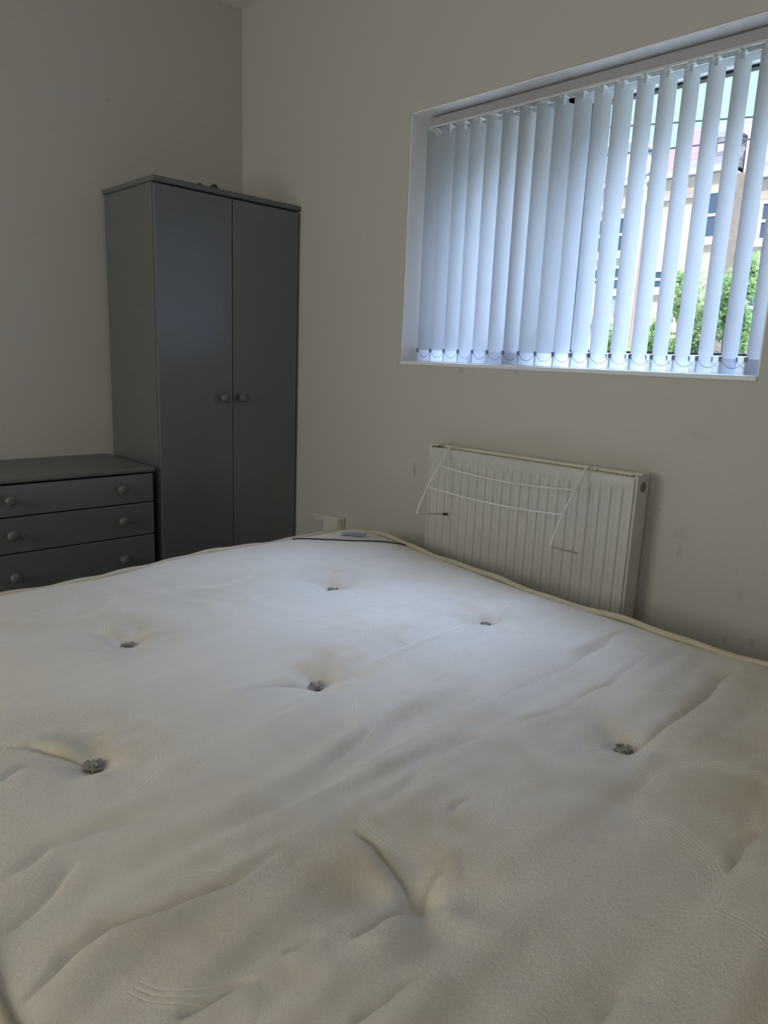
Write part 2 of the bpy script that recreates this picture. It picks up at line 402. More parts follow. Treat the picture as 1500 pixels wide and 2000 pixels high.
# ------------------------------------------------------------------ chest of drawers
ch = empty('chest_of_drawers', (-.94, -.2, 0), 'low dark grey chest of drawers beside the wardrobe', 'chest of drawers')
cx0, cx1, cyf, cz = -1.262, -.632, -.411, .831
obj('top_panel', B(cx0, cx1, cyf, -.004, cz-.018, cz, .0065, 3), M_greyedge, ch)
bm = bmesh.new(); kx0, kx1 = cx0+.010, cx1-.008
box(bm, kx0, kx0+.016, cyf+.027, -.01, 0, cz-.018); box(bm, kx1-.016, kx1, cyf+.027, -.01, 0, cz-.018)
box(bm, kx0+.016, kx1-.016, -.018, -.012, .05, cz-.018); box(bm, kx0+.016, kx1-.016, cyf+.045, -.02, .05, .066)
obj('carcass', bm, M_grey, ch)
obj('plinth', B(kx0+.016, kx1-.016, cyf+.045, cyf+.06, 0, .05), M_grey, ch)
for (z0, z1, kz) in ((.7085, .808, .7635), (.5905, .7045, .6525), (.432, .5865, .5155), (.255, .428, .345), (.075, .251, .165)):
    d = obj('drawer', B(kx0+.001, kx1-.001, cyf+.006, cyf+.025, z0, z1, .002), M_grey, ch)
    for kx in (-1.122, -.7635): obj('knob', lathe(bmesh.new(), KN, (kx, cyf+.0062, kz), (0, -1, 0)), M_knob, d)

# ------------------------------------------------------------------ radiator
rx, rxb, ry0, ry1, rz0, rz1 = -.1003, -.03, -1.9353, -1.2233, .37, .969
rad = empty('radiator', ((rx+rxb)/2, (ry0+ry1)/2, rz0), 'white ridged panel radiator on the wall under the window', 'radiator')
def ribbed(xf, sgn, name):
    n = 22; y_a, y_b = -1.246, -1.909; gp = (y_a-y_b)/(n-1); gw = .0088
    ys = [ry1-.004]
    for k in range(n):
        c = y_a - gp*k
        ys += [c+gw, c+gw*.72, c+gw*.5, c-gw*.5, c-gw*.72, c-gw]
    ys += [ry0+.004]
    zs = [rz0, rz0+.035, rz0+.041, rz0+.05, rz1-.045, rz1-.036, rz1-.030, rz1-.012, rz1-.004]
    bm = bmesh.new(); V = []
    for z in zs:
        fz = min(1, max(0, (rz1-.030-z)/.009))*min(1, max(0, (z-rz0-.035)/.012)); row = []
        for y in ys:
            k = round((y_a-y)/gp); dd = abs(y-(y_a-gp*k)); f = min(1, max(0, (gw-dd)/(gw*.45))); f = f*f*(3-2*f)
            if z > rz1-.011: x = xf + sgn*.004
            else: x = xf + sgn*.0058*f*fz
            row.append(bm.verts.new((x, y, z)))
        V.append(row)
    F = []
    for a_, b_ in zip(V, V[1:]):
        for i in range(len(ys)-1): F.append(bm.faces.new((a_[i], a_[i+1], b_[i+1], b_[i])))
    r = bmesh.ops.extrude_face_region(bm, geom=F)
    bmesh.ops.translate(bm, verts=[g for g in r['geom'] if isinstance(g, bmesh.types.BMVert)], vec=(sgn*.010, 0, 0))
    return smooth_by_angle(obj(name, bm, M_rad, rad), 40)
ribbed(rx, 1, 'front_panel'); ribbed(rxb, -1, 'back_panel')
obj('convector_core', B(rx+.018, rxb-.018, ry0+.01, ry1-.01, rz0+.02, rz1-.022), M_void, rad)
bm = bmesh.new()                                   # top grille: two rails, many thin bars
ta, tb = rx+.006, rxb-.004
box(bm, ta, ta+.014, ry0+.012, ry1-.012, rz1-.008, rz1-.003, .0015); box(bm, tb-.024, tb, ry0+.012, ry1-.012, rz1-.004, rz1+.004, .0015)
for k in range(46):
    yy = ry0+.02 + (ry1-ry0-.04)*k/45; box(bm, ta+.01, tb-.02, yy-.0035, yy+.0035, rz1-.009, rz1-.004)

obj('top_grille', bm, M_radtop, rad)
bm = bmesh.new()
for y0, y1 in ((ry0-.003, ry0+.009), (ry1-.009, ry1+.003)):
    s = obj('side_panel', B(rx+.006, rxb, y0, y1, rz0, rz1+.002, .003), M_rad, rad)
    yo = ry0-.0032 if y0 < -1.5 else ry1+.0032; sg = -1 if y0 < -1.5 else 1
    obj('end_plug', lathe(bmesh.new(), [(.0135, -.001), (.0135, .0016), (.010, .0018), (.0095, .0005), (.002, .0005)], ((rx+rxb)/2+.003, yo, rz1-.028), (0, sg, 0), 18), M_brass, s)
obj('corner_cap', B(rx+.028, rxb+.002, ry0-.004, ry0+.03, rz1+.002, rz1+.007, .002), M_radtop, rad)
obj('corner_cap', B(rx+.010, rxb+.002, ry1-.03, ry1+.004, rz1+.002, rz1+.007, .002), M_radtop, rad)
for yy in (ry0+.15, ry1-.15): obj('wall_bracket', B(rxb-.002, -.0005, yy-.02, yy+.02, rz0+.08, rz1-.06), M_rad, rad)
for yy in (ry0-.03, ry1+.03):
    sg = 1 if yy < -1.5 else -1
    bm = tube(bmesh.new(), [(-.06, yy, 0), (-.06, yy, rz0+.03)], .0075, 12); tube(bm, [(-.06, yy, rz0+.03), (-.06, yy+sg*.034, rz0+.03)], .011, 12)
    obj('pipe', bm, M_wire, rad)

# ------------------------------------------------------------------ wire airer hooked on the radiator
air = empty('radiator_airer', (-.11, -1.55, .97), 'white wire clothes airer hooked over the top of the radiator', 'airer')
WR = .0024
yl, yr = -1.319, -1.797
def round_poly(pts, r=.012, n=5):
    pts = [Vector(p) for p in pts]; out = [pts[0]]
    for a, b, c in zip(pts, pts[1:], pts[2:]):
        p = b + (a-b).normalized()*min(r, (a-b).length*.45); q = b + (c-b).normalized()*min(r, (c-b).length*.45)
        for k in range(n+1):
            t = k/n; out.append(p*(1-t)**2 + b*2*t*(1-t) + q*t*t)
    return out + [pts[-1]]
top = rz1+.0075
sideL = round_poly([(-.074, yl, .93), (-.076, yl, top), (-.106, yl, top), (-.2035, yl, .860), (-.247, yl, .781), (-.113, yl, .7625)], .011)
sideR = round_poly([(-.074, yr, .93), (-.076, yr, top), (-.108, yr, top), (-.2065, yr, .860), (-.253, yr, .783), (-.113, yr, .7405)], .011)
for s in (sideL, sideR): 
    a = obj('side_wire', tube(bmesh.new(), s, WR, 8), M_wire, air)
    if s is sideR: continue
    e_ = s[-1]; obj('end_cap', tube(bmesh.new(), [Vector((e_.x-.008, e_.y, e_.z+.001)), Vector((e_.x+.008, e_.y, e_.z-.001))], .0042, 10), M_blackcap, a)
def cross(p, q, sag, name='cross_wire'):
    p, q = Vector(p), Vector(q)
    return obj(name, tube(bmesh.new(), [p.lerp(q, t/16) + Vector((0, 0, -sag*(1-(2*t/16-1)**2))) for t in range(17)], WR*.8, 8), M_wire, air)
cross((-.155, yl, .9215), (-.163, yr, .9215), .012); cross((-.2035, yl, .860), (-.2065, yr, .860), .010)

# ------------------------------------------------------------------ electrics on the wall behind the bed corner
el = empty('electrical_box', (-.02, -.672, .538), 'square white plastic electrical box on the wall beside the far mattress corner', 'electrical box')
obj('body', B(-.034, -.0008, -.716, -.628, .538, .624, .004, 3), M_socket, el); obj('cover_lid', B(-.040, -.0345, -.714, -.630, .540, .622, .002), M_socket, el)
st = empty('wall_plug_plate', (-.01, -.575, .583), 'narrow grey white plastic plate on the wall between wardrobe and white box', 'socket')
obj('plate', B(-.012, -.0008, -.622, -.535, .585, .613, .002), M_socket2, st); obj('rim', B(-.017, -.0125, -.618, -.545, .604, .612, .001), M_socket, st)
# ------------------------------------------------------------------ bed base and mattress
MX0, MYF, ZE, ZB = -1.683, -2.93, .655, .425
tag(obj('bed_base', B(MX0+.02, -.335, MYF+.02, -1.03, .05, ZB-.012, .015, 3), M_divan), 'cream fabric divan bed base under the stained mattress', 'bed')
bb = bpy.data.objects['bed_base']
for (x, y) in ((MX0+.15, MYF+.15), (-.47, MYF+.15), (MX0+.15, -1.15), (-.47, -1.15)):
    obj('castor_foot', B(x-.025, x+.025, y-.025, y+.025, 0, .05, .004), M_blackcap, bb)
RX = np.array([(-3.0, -.318), (-2.55, -.316), (-2.36, -.311), (-2.165, -.318), (-2.055, -.304), (-1.97, -.306), (-1.823, -.303), (-1.718, -.291), (-1.516, -.261), (-1.402, -.243), (-1.278, -.224), (-1.15, -.197), (-1.0, -.186), (-.9, -.18)])
BY = np.array([(-1.8, -1.02), (-1.335, -1.015), (-1.22, -1.018), (-1.096, -1.022), (-1.022, -1.010), (-.937, -.990), (-.85, -.974), (-.767, -.970), (-.598, -.978), (-.484, -.984), (-.40, -.985), (-.29, -.985), (-.1, -.985)])
NXg, NYg = 420, 600
def edges_map(s, t):
    """unit square (s across, t from foot to head) to the mattress plan, with rounded corners"""
    s = np.asarray(s, float).copy(); t = np.asarray(t, float).copy()
    rs, rt_ = .075, .055
    for cs in (0, 1):
        for ct in (0, 1):
            a = 1 - np.abs(s-cs)/rs; b = 1 - np.abs(t-ct)/rt_
            m = (a > 0) & (b > 0)
            a2 = a*np.sqrt(np.clip(1-b*b/2, 0, 1)); b2 = b*np.sqrt(np.clip(1-a*a/2, 0, 1))
            s = np.where(m, cs + (1-a2)*rs*(1 if cs == 0 else -1), s); t = np.where(m, ct + (1-b2)*rt_*(1 if ct == 0 else -1), t)
    y = MYF + (-.985-MYF)*t
    for _ in range(2):
        xr = np.interp(y, RX[:, 0], RX[:, 1]); x = MX0 + (xr-MX0)*s
        yb = np.interp(x, BY[:, 0], BY[:, 1]); y = MYF + (yb-MYF)*t
    return x, y
TUFTS = [(-.645, -1.401), (-.544, -1.829), (-1.227, -1.449), (-1.045, -1.827), (-.809, -2.311), (-1.455, -1.825), (-1.290, -2.716), (-.545, -2.72)]
DEEP = (-1.298, -2.322)
CREASES=[
 (0.007,[(-1.024,-2.076),(-0.947,-2.092),(-0.854,-2.100),(-0.762,-2.106),(-0.690,-2.106),(-0.540,-2.094),(-0.419,-2.077),(-0.347,-2.085)]),
 (0.007,[(-0.977,-2.166),(-0.917,-2.170),(-0.852,-2.178),(-0.798,-2.186),(-0.670,-2.198),(-0.549,-2.189),(-0.422,-2.172),(-0.363,-2.181)]),
 (0.009,[(-0.814,-2.318),(-0.793,-2.327),(-0.721,-2.335),(-0.614,-2.339),(-0.513,-2.327),(-0.428,-2.320),(-0.358,-2.319)]),
 (0.008,[(-1.159,-2.244),(-1.107,-2.248)]),
 (0.006,[(-1.193,-2.105),(-1.122,-2.099)]),
 (0.004,[(-1.220,-2.187),(-1.117,-2.166),(-1.006,-2.151),(-0.977,-2.166)]),
 (0.007,[(-1.424,-1.761),(-1.375,-1.758)]),
 (0.008,[(-1.220,-1.796),(-1.124,-1.803),(-1.058,-1.832)]),
 (0.007,[(-1.237,-2.072),(-1.156,-2.056),(-1.037,-2.012),(-0.923,-1.997)]),
 (0.009,[(-1.670,-2.181),(-1.635,-2.169),(-1.614,-2.159),(-1.576,-2.152),(-1.554,-2.157),(-1.523,-2.165),(-1.474,-2.171),(-1.429,-2.177),(-1.363,-2.180)]),
 (0.01,[(-1.397,-2.316),(-1.358,-2.316),(-1.300,-2.324)]),
 (0.006,[(-1.467,-2.290),(-1.420,-2.300)]),
 (0.007,[(-1.576,-2.287),(-1.555,-2.288),(-1.534,-2.290),(-1.501,-2.295)]),
 (0.004,[(-1.634,-2.008),(-1.570,-1.993),(-1.509,-2.001),(-1.439,-2.018)]),
 (0.004,[(-1.655,-2.077),(-1.619,-2.065),(-1.562,-2.043)]),
 (0.006,[(-1.468,-2.395),(-1.423,-2.396),(-1.362,-2.401)]),
 (0.007,[(-0.999,-2.541),(-0.917,-2.537),(-0.868,-2.543)]),
 (0.005,[(-1.290,-2.542),(-1.243,-2.542)]),
 (0.006,[(-1.576,-1.818),(-1.534,-1.793),(-1.470,-1.832)]),
 (0.007,[(-1.549,-1.727),(-1.512,-1.742),(-1.477,-1.785),(-1.460,-1.826)]),
 (0.006,[(-0.546,-1.838),(-0.480,-1.825),(-0.405,-1.815),(-0.339,-1.807)]),
 (0.004,[(-0.376,-1.906),(-0.330,-1.919)]),
 (0.014,[(-1.300,-2.324),(-1.285,-2.278),(-1.276,-2.225),(-1.282,-2.194)]),
 (0.005,[(-0.936,-2.246),(-0.896,-2.248)]),
 (0.006,[(-0.817,-2.315),(-0.873,-2.284)]),
 (0.008,[(-1.300,-2.324),(-1.260,-2.311),(-1.233,-2.311)]),
]

RINGS = [(-.756, -1.458, .137), (-1.13, -1.426, .139), (-1.43, -1.473, .132), (-1.477, -1.821, .12), (-1.153, -1.899, .118), (-.595, -2.178, .128), (-.865, -2.250, .100),
         (-1.170, -2.183, .101), (-1.059, -2.428, .113), (-1.508, -2.222, .075), (-.886, -2.511, .115), (-1.187, -2.583, .087), (-.45, -1.50, .12), (-.85, -1.13, .13), (-1.25, -1.16, .13), (-.60, -1.75, .11), (-.85, -1.75, .12), (-.47, -2.47, .12)]
def seg_dist(X, Y, pts):
    D = np.full(X.shape, 9.0); SG = np.zeros(X.shape); Tm = np.zeros(X.shape); n = len(pts)-1
    for i, ((x0, y0), (x1, y1)) in enumerate(zip(pts, pts[1:])):
        dx, dy = x1-x0, y1-y0; L2 = dx*dx+dy*dy+1e-12
        u = np.clip(((X-x0)*dx+(Y-y0)*dy)/L2, 0, 1); d = np.hypot(X-x0-u*dx, Y-y0-u*dy)
        sg = np.sign((X-x0)*dy-(Y-y0)*dx)
        m = d < D; D = np.where(m, d, D); SG = np.where(m, sg, SG); Tm = np.where(m, (i+u)/n, Tm)
    return D, SG, Tm
def vnoise(X, Y, seed):
    """smooth value noise"""
    r = np.random.RandomState(seed); G = r.rand(64, 64)
    xi, yi = np.floor(X).astype(int), np.floor(Y).astype(int); fx, fy = X-xi, Y-yi
    fx = fx*fx*(3-2*fx); fy = fy*fy*(3-2*fy); g = lambda a, b: G[a % 64, b % 64]
    return (g(xi, yi)*(1-fx)+g(xi+1, yi)*fx)*(1-fy) + (g(xi, yi+1)*(1-fx)+g(xi+1, yi+1)*fx)*fy - .5
def crest(X, Y): 
    ds = np.minimum.reduce([X-MX0, np.interp(Y, RX[:, 0], RX[:, 1])-X, Y-MYF, np.interp(X, BY[:, 0], BY[:, 1])-Y]); ds = np.clip(ds, 0, 1)
    return ds
def height(X, Y):
    ds = crest(X, Y)
    Z = ZE + .006 + .008*(1-np.exp(-ds/.03)); inner = 1-np.exp(-ds/.05)
    Z += inner*(.010*vnoise(X*3+5, Y*3.4+9, 1) + .006*vnoise(X*6.5, Y*8, 2))
    # long soft folds running across the bed
    W1 = vnoise(X*2.2+.35*Y, Y*25+2.5*vnoise(X*3, Y*3, 8), 3); W2 = vnoise(X*3.5, Y*46+3*vnoise(X*4, Y*4, 9), 4)
    msk = np.clip((-1.55-Y)/.5, .12, 1)*np.clip(1.1+(X+.5)*.15, .5, 1.1)
    Z += inner*msk*(.019*W1 + .0075*W2)
    Z += inner*.0016*vnoise(X*38, Y*52, 5)
    for (cx, cy) in TUFTS:
        r = np.hypot(X-cx, Y-cy); a = np.arctan2(Y-cy, X-cx)
        Z -= .013*np.exp(-(r/.095)**2) + .016*np.exp(-(r/.028)**2)
        Z += .0022*np.exp(-((r-.06)/.035)**2)*np.sin(a*5+cx*40)*np.clip(r/.02, 0, 1)
    cx, cy = DEEP; r = np.hypot(X-cx, Y-cy); a = np.arctan2(Y-cy, X-cx)
    Z -= .020*np.exp(-(r/.085)**2) + .018*np.exp(-(r/.022)**2); Z += .005*np.exp(-((r-.06)/.04)**2)*np.sin(a*4+1)*np.clip(r/.02, 0, 1)
    XJ = X + .010*vnoise(X*14, Y*14, 41) + .004*vnoise(X*45, Y*45, 42); YJ = Y + .014*vnoise(X*11, Y*11, 43) + .005*vnoise(X*40, Y*40, 44)
    for dep, pts in CREASES:
        steep = abs(pts[-1][1]-pts[0][1]) > abs(pts[-1][0]-pts[0][0]); dep = .0055 if steep else min(dep, .0085)
        D, SG, Tm = seg_dist(XJ, YJ, pts); tap = np.clip(np.minimum(Tm, 1-Tm)/.22, 0, 1)**.7
        xs_ = np.array(pts)
        far = SG if np.ptp(xs_[:, 1]) > np.ptp(xs_[:, 0]) else -SG*np.sign(xs_[-1, 0]-xs_[0, 0])
        w_ = .35 + .65*tap
        ln = sum(math.hypot(q[0]-p[0], q[1]-p[1]) for p, q in zip(pts, pts[1:])); sc = min(1, max(.35, ln/.16)); dep = dep*(.35+.65*sc)
        sf = np.maximum(.0028, np.where(far > 0, .0095, .0042)*w_*sc*(.6 if steep else 1))
        Z += tap*(-dep*1.55*np.exp(-(D/sf)**1.6) + dep*.55*np.exp(-((D-.019)/.015)**2)*np.where(far > 0, .1, 1.0))
    return Z
mat_ = empty('mattress', (-1.0, -1.95, ZB), 'old stained cream double mattress with button tufts in the foreground', 'mattress')
sv, tv = np.linspace(0, 1, NXg), np.linspace(0, 1, NYg)
SS, TT = np.meshgrid(sv, tv); X, Y = edges_map(SS, TT); Z = height(X, Y)
rim = np.minimum(np.minimum(SS, 1-SS)*1.36, np.minimum(TT, 1-TT)*1.93)
Z = np.where(rim < .004, ZE+.006, Z)
verts = np.stack([X, Y, Z], -1).reshape(-1, 3)
idx = np.arange(NXg*NYg).reshape(NYg, NXg)
quads = np.stack([idx[:-1, :-1], idx[:-1, 1:], idx[1:, 1:], idx[1:, :-1]], -1).reshape(-1, 4)
me = bpy.data.meshes.new('top_cover'); me.vertices.add(len(verts)); me.vertices.foreach_set('co', (verts-np.array([-1.0, -1.95, ZB])).astype(np.float32).ravel())
me.loops.add(quads.size); me.loops.foreach_set('vertex_index', quads.ravel().astype(np.int32))
me.polygons.add(len(quads)); me.polygons.foreach_set('loop_start', np.arange(0, quads.size, 4, dtype=np.int32))
try: me.polygons.foreach_set('loop_total', np.full(len(quads), 4, np.int32))
except Exception: pass
me.update(calc_edges=True); me.validate(); me.polygons.foreach_set('use_smooth', np.ones(len(quads), bool))
# woven scroll pattern: signed distance to the nearest scroll arc; stains: dirt gathered beside the tufts
vx, vy = verts[:, 0], verts[:, 1]; rd = np.full(len(verts), .2); wob = .006*vnoise(vx*9, vy*9, 21)
for k, (cx, cy, rr) in enumerate(RINGS):
    a = np.arctan2(vy-cy, vx-cx); d = np.hypot(vx-cx, (vy-cy)) - rr*(1+.16*np.sin(a+k*1.3)) + wob
    arc = np.cos((a - (-2.2+.9*k % 6.28))*.5)**2
    d = np.where(arc > .06, d, .2)
    rd = np.where(np.abs(d) < np.abs(rd), d, rd)
stn = np.zeros(len(verts))
for (cx, cy, sc, am, ox, oy) in [(-.645, -1.401, .06, .9, .03, .05), (-1.227, -1.449, .06, .9, .02, .05), (-1.045, -1.827, .055, .9, .045, .03), (-1.455, -1.825, .055, .9, .02, .05), (-.544, -1.829, .04, .6, -.02, .03), (-.809, -2.311, .03, .35, 0, .03),
        (-1.285, -2.25, .04, 1.5, 0, .02), (-1.34, -2.28, .04, 1.0, -.02, .03), (-1.24, -2.27, .05, 1.2, .03, .0), (-.79, -2.5, .05, .55, 0, 0), (-.70, -2.42, .06, .45, 0, 0), (-.62, -2.33, .05, .5, 0, 0), (-1.17, -2.05, .06, .35, 0, 0), (-1.0, -2.25, .08, .35, 0, 0)]:
    r2_ = ((vx-cx-ox)**2 + ((vy-cy-oy)*.9)**2)/sc**2; stn = np.maximum(stn, am*np.exp(-r2_*.7))
stn = np.clip(stn*(1+1.4*vnoise(vx*30, vy*30, 31)), 0, 1)
for nm, arr in (('scroll', rd), ('stain', stn)):
    at = me.attributes.new(nm, 'FLOAT', 'POINT'); at.data.foreach_set('value', arr.astype(np.float32))
def mattress_mat():
    t = NT('cream_damask_ticking'); g = t.geo()
    at = t.n('ShaderNodeAttribute', attribute_name='scroll').outputs['Fac']; sa = t.n('ShaderNodeAttribute', attribute_name='stain').outputs['Fac']
    ad = t.math('ABSOLUTE', at); lines = None
    for off, w in ((0, .0018), (.0065, .0014)):
        l_ = t.ramp(t.math('ABSOLUTE', t.math('SUBTRACT', ad, off)), w, w*.45)
        lines = l_ if lines is None else t.math('MAXIMUM', lines, l_)
    fade = t.ramp(t.noise(7, 2, g), .38, .6); lines = t.math('MULTIPLY', lines, fade)
    c = t.mix(t.noise(5, 4, g), (.655, .592, .518), (.715, .666, .602))
    yel = t.ramp(t.noise(2.6, 5, g, .65), .50, .72); c = t.mix(t.math('MULTIPLY', yel, .8), c, (.56, .49, .37))
    c = t.mix(t.math('MULTIPLY', sa, .42), c, (.44, .34, .19))
    band = t.math('MULTIPLY', t.ramp(ad, .016, .011), fade)
    c = t.mix(t.math('MULTIPLY', band, .35), c, (.72, .67, .57))
    c = t.mix(t.math('MULTIPLY', lines, .38), c, (.80, .76, .68))
    mp = t.n('ShaderNodeMapping'); mp.inputs['Scale'].default_value = (180, 270, 180); t.l(g, mp.inputs[0])
    crepe = t.noise(1.0, 3, mp.outputs[0], .6); msk = t.math('MULTIPLY_ADD', t.ramp(t.noise(4, 2, g), .40, .62), .75, .25)
    weave = t.noise(900, 1, g)
    h = t.math('ADD', t.math('MULTIPLY', crepe, msk), t.math('MULTIPLY', weave, .12)); h = t.math('ADD', h, t.math('MULTIPLY', lines, -.16))
    r = t.math('MULTIPLY_ADD', lines, -.12, .62)
    t.bsdf(c, r, h, .6, .0044, .4, 0, .25); return t.m
me.materials.append(mattress_mat())
tc = bpy.data.objects.new('top_cover', me); COL.objects.link(tc); tc.parent = mat_
# outline for border and piping
def outline(n=520):
    s, t = [], []
    for k in range(4*n//4):
        f = k/n*4; q = int(f); u = f-q
        a, b = ((u, 0), (1, u), (1-u, 1), (0, 1-u))[q]; s.append(a); t.append(b)
    x, y = edges_map(np.array(s), np.array(t)); return x, y
ox, oy = outline()
cxm, cym = -1.0, -1.95
nrm = []
for i in range(len(ox)):
    j, k = (i+1) % len(ox), i-1; d = Vector((ox[j]-ox[k], oy[j]-oy[k], 0)).normalized(); nrm.append(Vector((d.y, -d.x, 0)))
bm = bmesh.new(); prof = [(-.002, ZE), (.006, ZE-.03), (.010, ZE-.08), (.010, ZB+.07), (.005, ZB+.025), (-.003, ZB)]; rings = []
for o_, z_ in prof: rings.append([bm.verts.new((ox[i]+nrm[i].x*o_, oy[i]+nrm[i].y*o_, z_)) for i in range(len(ox))])
for a_, b_ in zip(rings, rings[1:]):
    for i in range(len(ox)): j = (i+1) % len(ox); bm.faces.new((a_[i], a_[j], b_[j], b_[i]))
bm.faces.new(rings[-1])
obj('border', bm, M_border, mat_, True)
for z_ in (ZE+.0105, ZB+.009):
    wv = [.0025*math.sin(i*.21)+.0015*math.sin(i*.53+1) for i in range(len(ox))]
    obj('piping', tube(bmesh.new(), [(ox[i]+nrm[i].x*.003, oy[i]+nrm[i].y*.003, z_+wv[i]-.005*max(0, nrm[i].y)) for i in range(len(ox))], .0078, 8, closed=True), M_pipe, mat_)
def hz(x, y): return float(height(np.array([x]), np.array([y]))[0])
for k, (cx, cy) in enumerate(TUFTS):
    bm = bmesh.new(); bmesh.ops.create_uvsphere(bm, u_segments=14, v_segments=10, radius=1)
    for v in bm.verts:
        w = 1+.22*math.sin(v.co.x*9+k)+.18*math.cos(v.co.y*11+2*k)
        v.co = Vector((v.co.x*.014*w, v.co.y*.013*w, v.co.z*.006*w))
    bmesh.ops.translate(bm, verts=bm.verts, vec=(cx, cy, hz(cx, cy)+.004))
    rnd = random.Random(k)
    for q in range(14):
        a = rnd.uniform(0, 6.28); p = Vector((cx+math.cos(a)*.007, cy+math.sin(a)*.007, hz(cx, cy)+.007)); L = rnd.uniform(.004, .008)
        tube(bm, [p, p+Vector((math.cos(a+.4)*L*.6, math.sin(a+.4)*L*.6, .004)), p+Vector((math.cos(a+1)*L, math.sin(a+1)*L, .003))], .0012, 4)
    o_ = obj('tuft', bm, M_tuft, mat_, True); 
    if k == 0: o_['label'] = 'grey felt tuft'
    else: o_['label'] = 'grey felt tuft'
# corner panel hem (navy cord across the far corner) and the woven maker's label
def on(x, y, lift=.001): return Vector((x, y, hz(x, y)+lift))
A_, B_ = Vector((-.468, -.995)), Vector((-.222, -1.262))
cord = [on(*(A_.lerp(B_, t/30) + Vector((-.02, -.02))*math.sin(math.pi*t/30)*.5), .0022) for t in range(31)]
obj('corner_hem_cord', tube(bmesh.new(), cord, .0024, 6), M_navy, mat_)['label'] = 'navy hem cord across the corner'
ex = (B_-A_).normalized(); ey = Vector((-ex.y, ex.x));  ey = ey if ey.x > 0 else -ey
L0 = Vector((-.312, -1.108))
def patch(u0, u1, v0, v1, lift, nu=12, nv=6, bmx=None, ell=False):
    bmx = bmx or bmesh.new(); rows = []
    if ell:
        cu, cv, ru, rv = (u0+u1)/2, (v0+v1)/2, (u1-u0)/2, (v1-v0)/2
        c0 = L0 + ex*cu + ey*cv; ctr = bmx.verts.new(on(c0.x, c0.y, lift)); ring = []
        for k in range(28):
            p = L0 + ex*(cu+ru*math.cos(k*2*math.pi/28)) + ey*(cv+rv*math.sin(k*2*math.pi/28)); ring.append(bmx.verts.new(on(p.x, p.y, lift)))
        for k in range(28): bmx.faces.new((ctr, ring[k], ring[(k+1) % 28]))
        return bmx
    for j in range(nv+1):
        row = []
        for i in range(nu+1):
            p = L0 + ex*(u0+(u1-u0)*i/nu) + ey*(v0+(v1-v0)*j/nv); row.append(bmx.verts.new(on(p.x, p.y, lift)))
        rows.append(row)
    for j in range(nv):
        for i in range(nu): bmx.faces.new((rows[j][i], rows[j][i+1], rows[j+1][i+1], rows[j+1][i]))
    return bmx
bm = patch(-.042, .042, -.010, .060, .0018); patch(-.055, .055, -.006, .026, .0022, bmx=bm, ell=True)
lab = obj('woven_label', bm, M_label, mat_, True); lab['label'] = 'white woven label with a dark oval'
obj('label_band', patch(-.041, .041, .030, .056, .0026), M_labellilac, lab, True)
obj('label_oval', patch(-.042, .042, .001, .019, .0030, ell=True), M_labeldark, lab, True)
bm = bmesh.new()
for k in range(14): patch(-.038+.0055*k, -.0345+.0055*k, .034, .040, .0032, 1, 1, bm)
obj('band_lettering', bm, M_labeldark, lab); bm = bmesh.new()
for k in range(5): patch(-.014+.006*k, -.010+.006*k, .007, .013, .0038, 1, 1, bm)
obj('oval_lettering', bm, M_label, lab)
# ------------------------------------------------------------------ outside the window
M_ground = simple('garden_ground', (.30, .30, .24), .9, .2, 3)
M_render1 = simple('pink_cream_render', (.50, .395, .34), .85, .06, .8, .3, 12, .01)
M_render2 = simple('white_render', (.56, .54, .52), .85, .05, .8, .3, 12, .01)
M_stone = simple('rough_pink_masonry', (.44, .35, .315), .9, .30, 3.5, .8, 6, .03)
M_pilaster = simple('weathered_brown_stone', (.24, .185, .16), .9, .35, 5, .8, 8, .03)
M_yellow = simple('pale_yellow_render', (.44, .40, .25), .85, .03, 1)
M_slate2 = simple('grey_verge_board', (.32, .33, .36), .7, .1, 6)
M_pipew = simple('white_downpipe', (.6, .6, .58), .4)
M_winw = simple('white_window_frame', (.58, .58, .58), .4)
M_winglass = simple('dark_window_glass', (.06, .08, .14), .12, .3, 1.2, spec=.6)
M_band = simple('grey_lead_band', (.34, .33, .36), .7, .1, 4)
M_cable = simple('black_cable', (.05, .05, .06), .6)
def tile_mat(name, a, b):
    t = NT(name); g = t.geo(); sp = t.n('ShaderNodeSeparateXYZ'); t.l(g, sp.inputs[0])
    row = t.math('FRACT', t.math('MULTIPLY', sp.outputs[2], 5.2)); c = t.mix(t.noise(2.5, 4, g), a, b)
    c = t.mix(t.ramp(row, .22, .0), c, tuple(x*.55 for x in a)); t.bsdf(c, .85, row, .6, .03); return t.m
M_redtile = tile_mat('red_roof_tile', (.25, .095, .08), (.32, .15, .13)); M_greytile = tile_mat('grey_roof_tile', (.15, .135, .15), (.22, .20, .21))
def leaf_mat(name, a, b, c3):
    t = NT(name); g = t.geo(); c = t.mix(t.ramp(t.noise(9, 3, g), .35, .65), a, b); c = t.mix(t.ramp(t.noise(4, 2, g), .58, .72), c, c3)
    d = t.n('ShaderNodeBsdfDiffuse'); tl = t.n('ShaderNodeBsdfTranslucent'); t.l(c, d.inputs[0]); t.l(c, tl.inputs[0])
    mx = t.n('ShaderNodeMixShader'); mx.inputs[0].default_value = .35; t.l(d.outputs[0], mx.inputs[1]); t.l(tl.outputs[0], mx.inputs[2]); t.l(mx.outputs[0], t.out.inputs[0]); return t.m
M_leaf = leaf_mat('hedge_leaf', (.12, .22, .07), (.33, .44, .18), (.46, .50, .22))
M_bark = simple('shrub_bark', (.16, .12, .08), .9)
GZ = -.3
obj('ground', B(.6, 40, -16, 26, GZ-.2, GZ), M_ground, None, False, 'structure')
D = 16.0
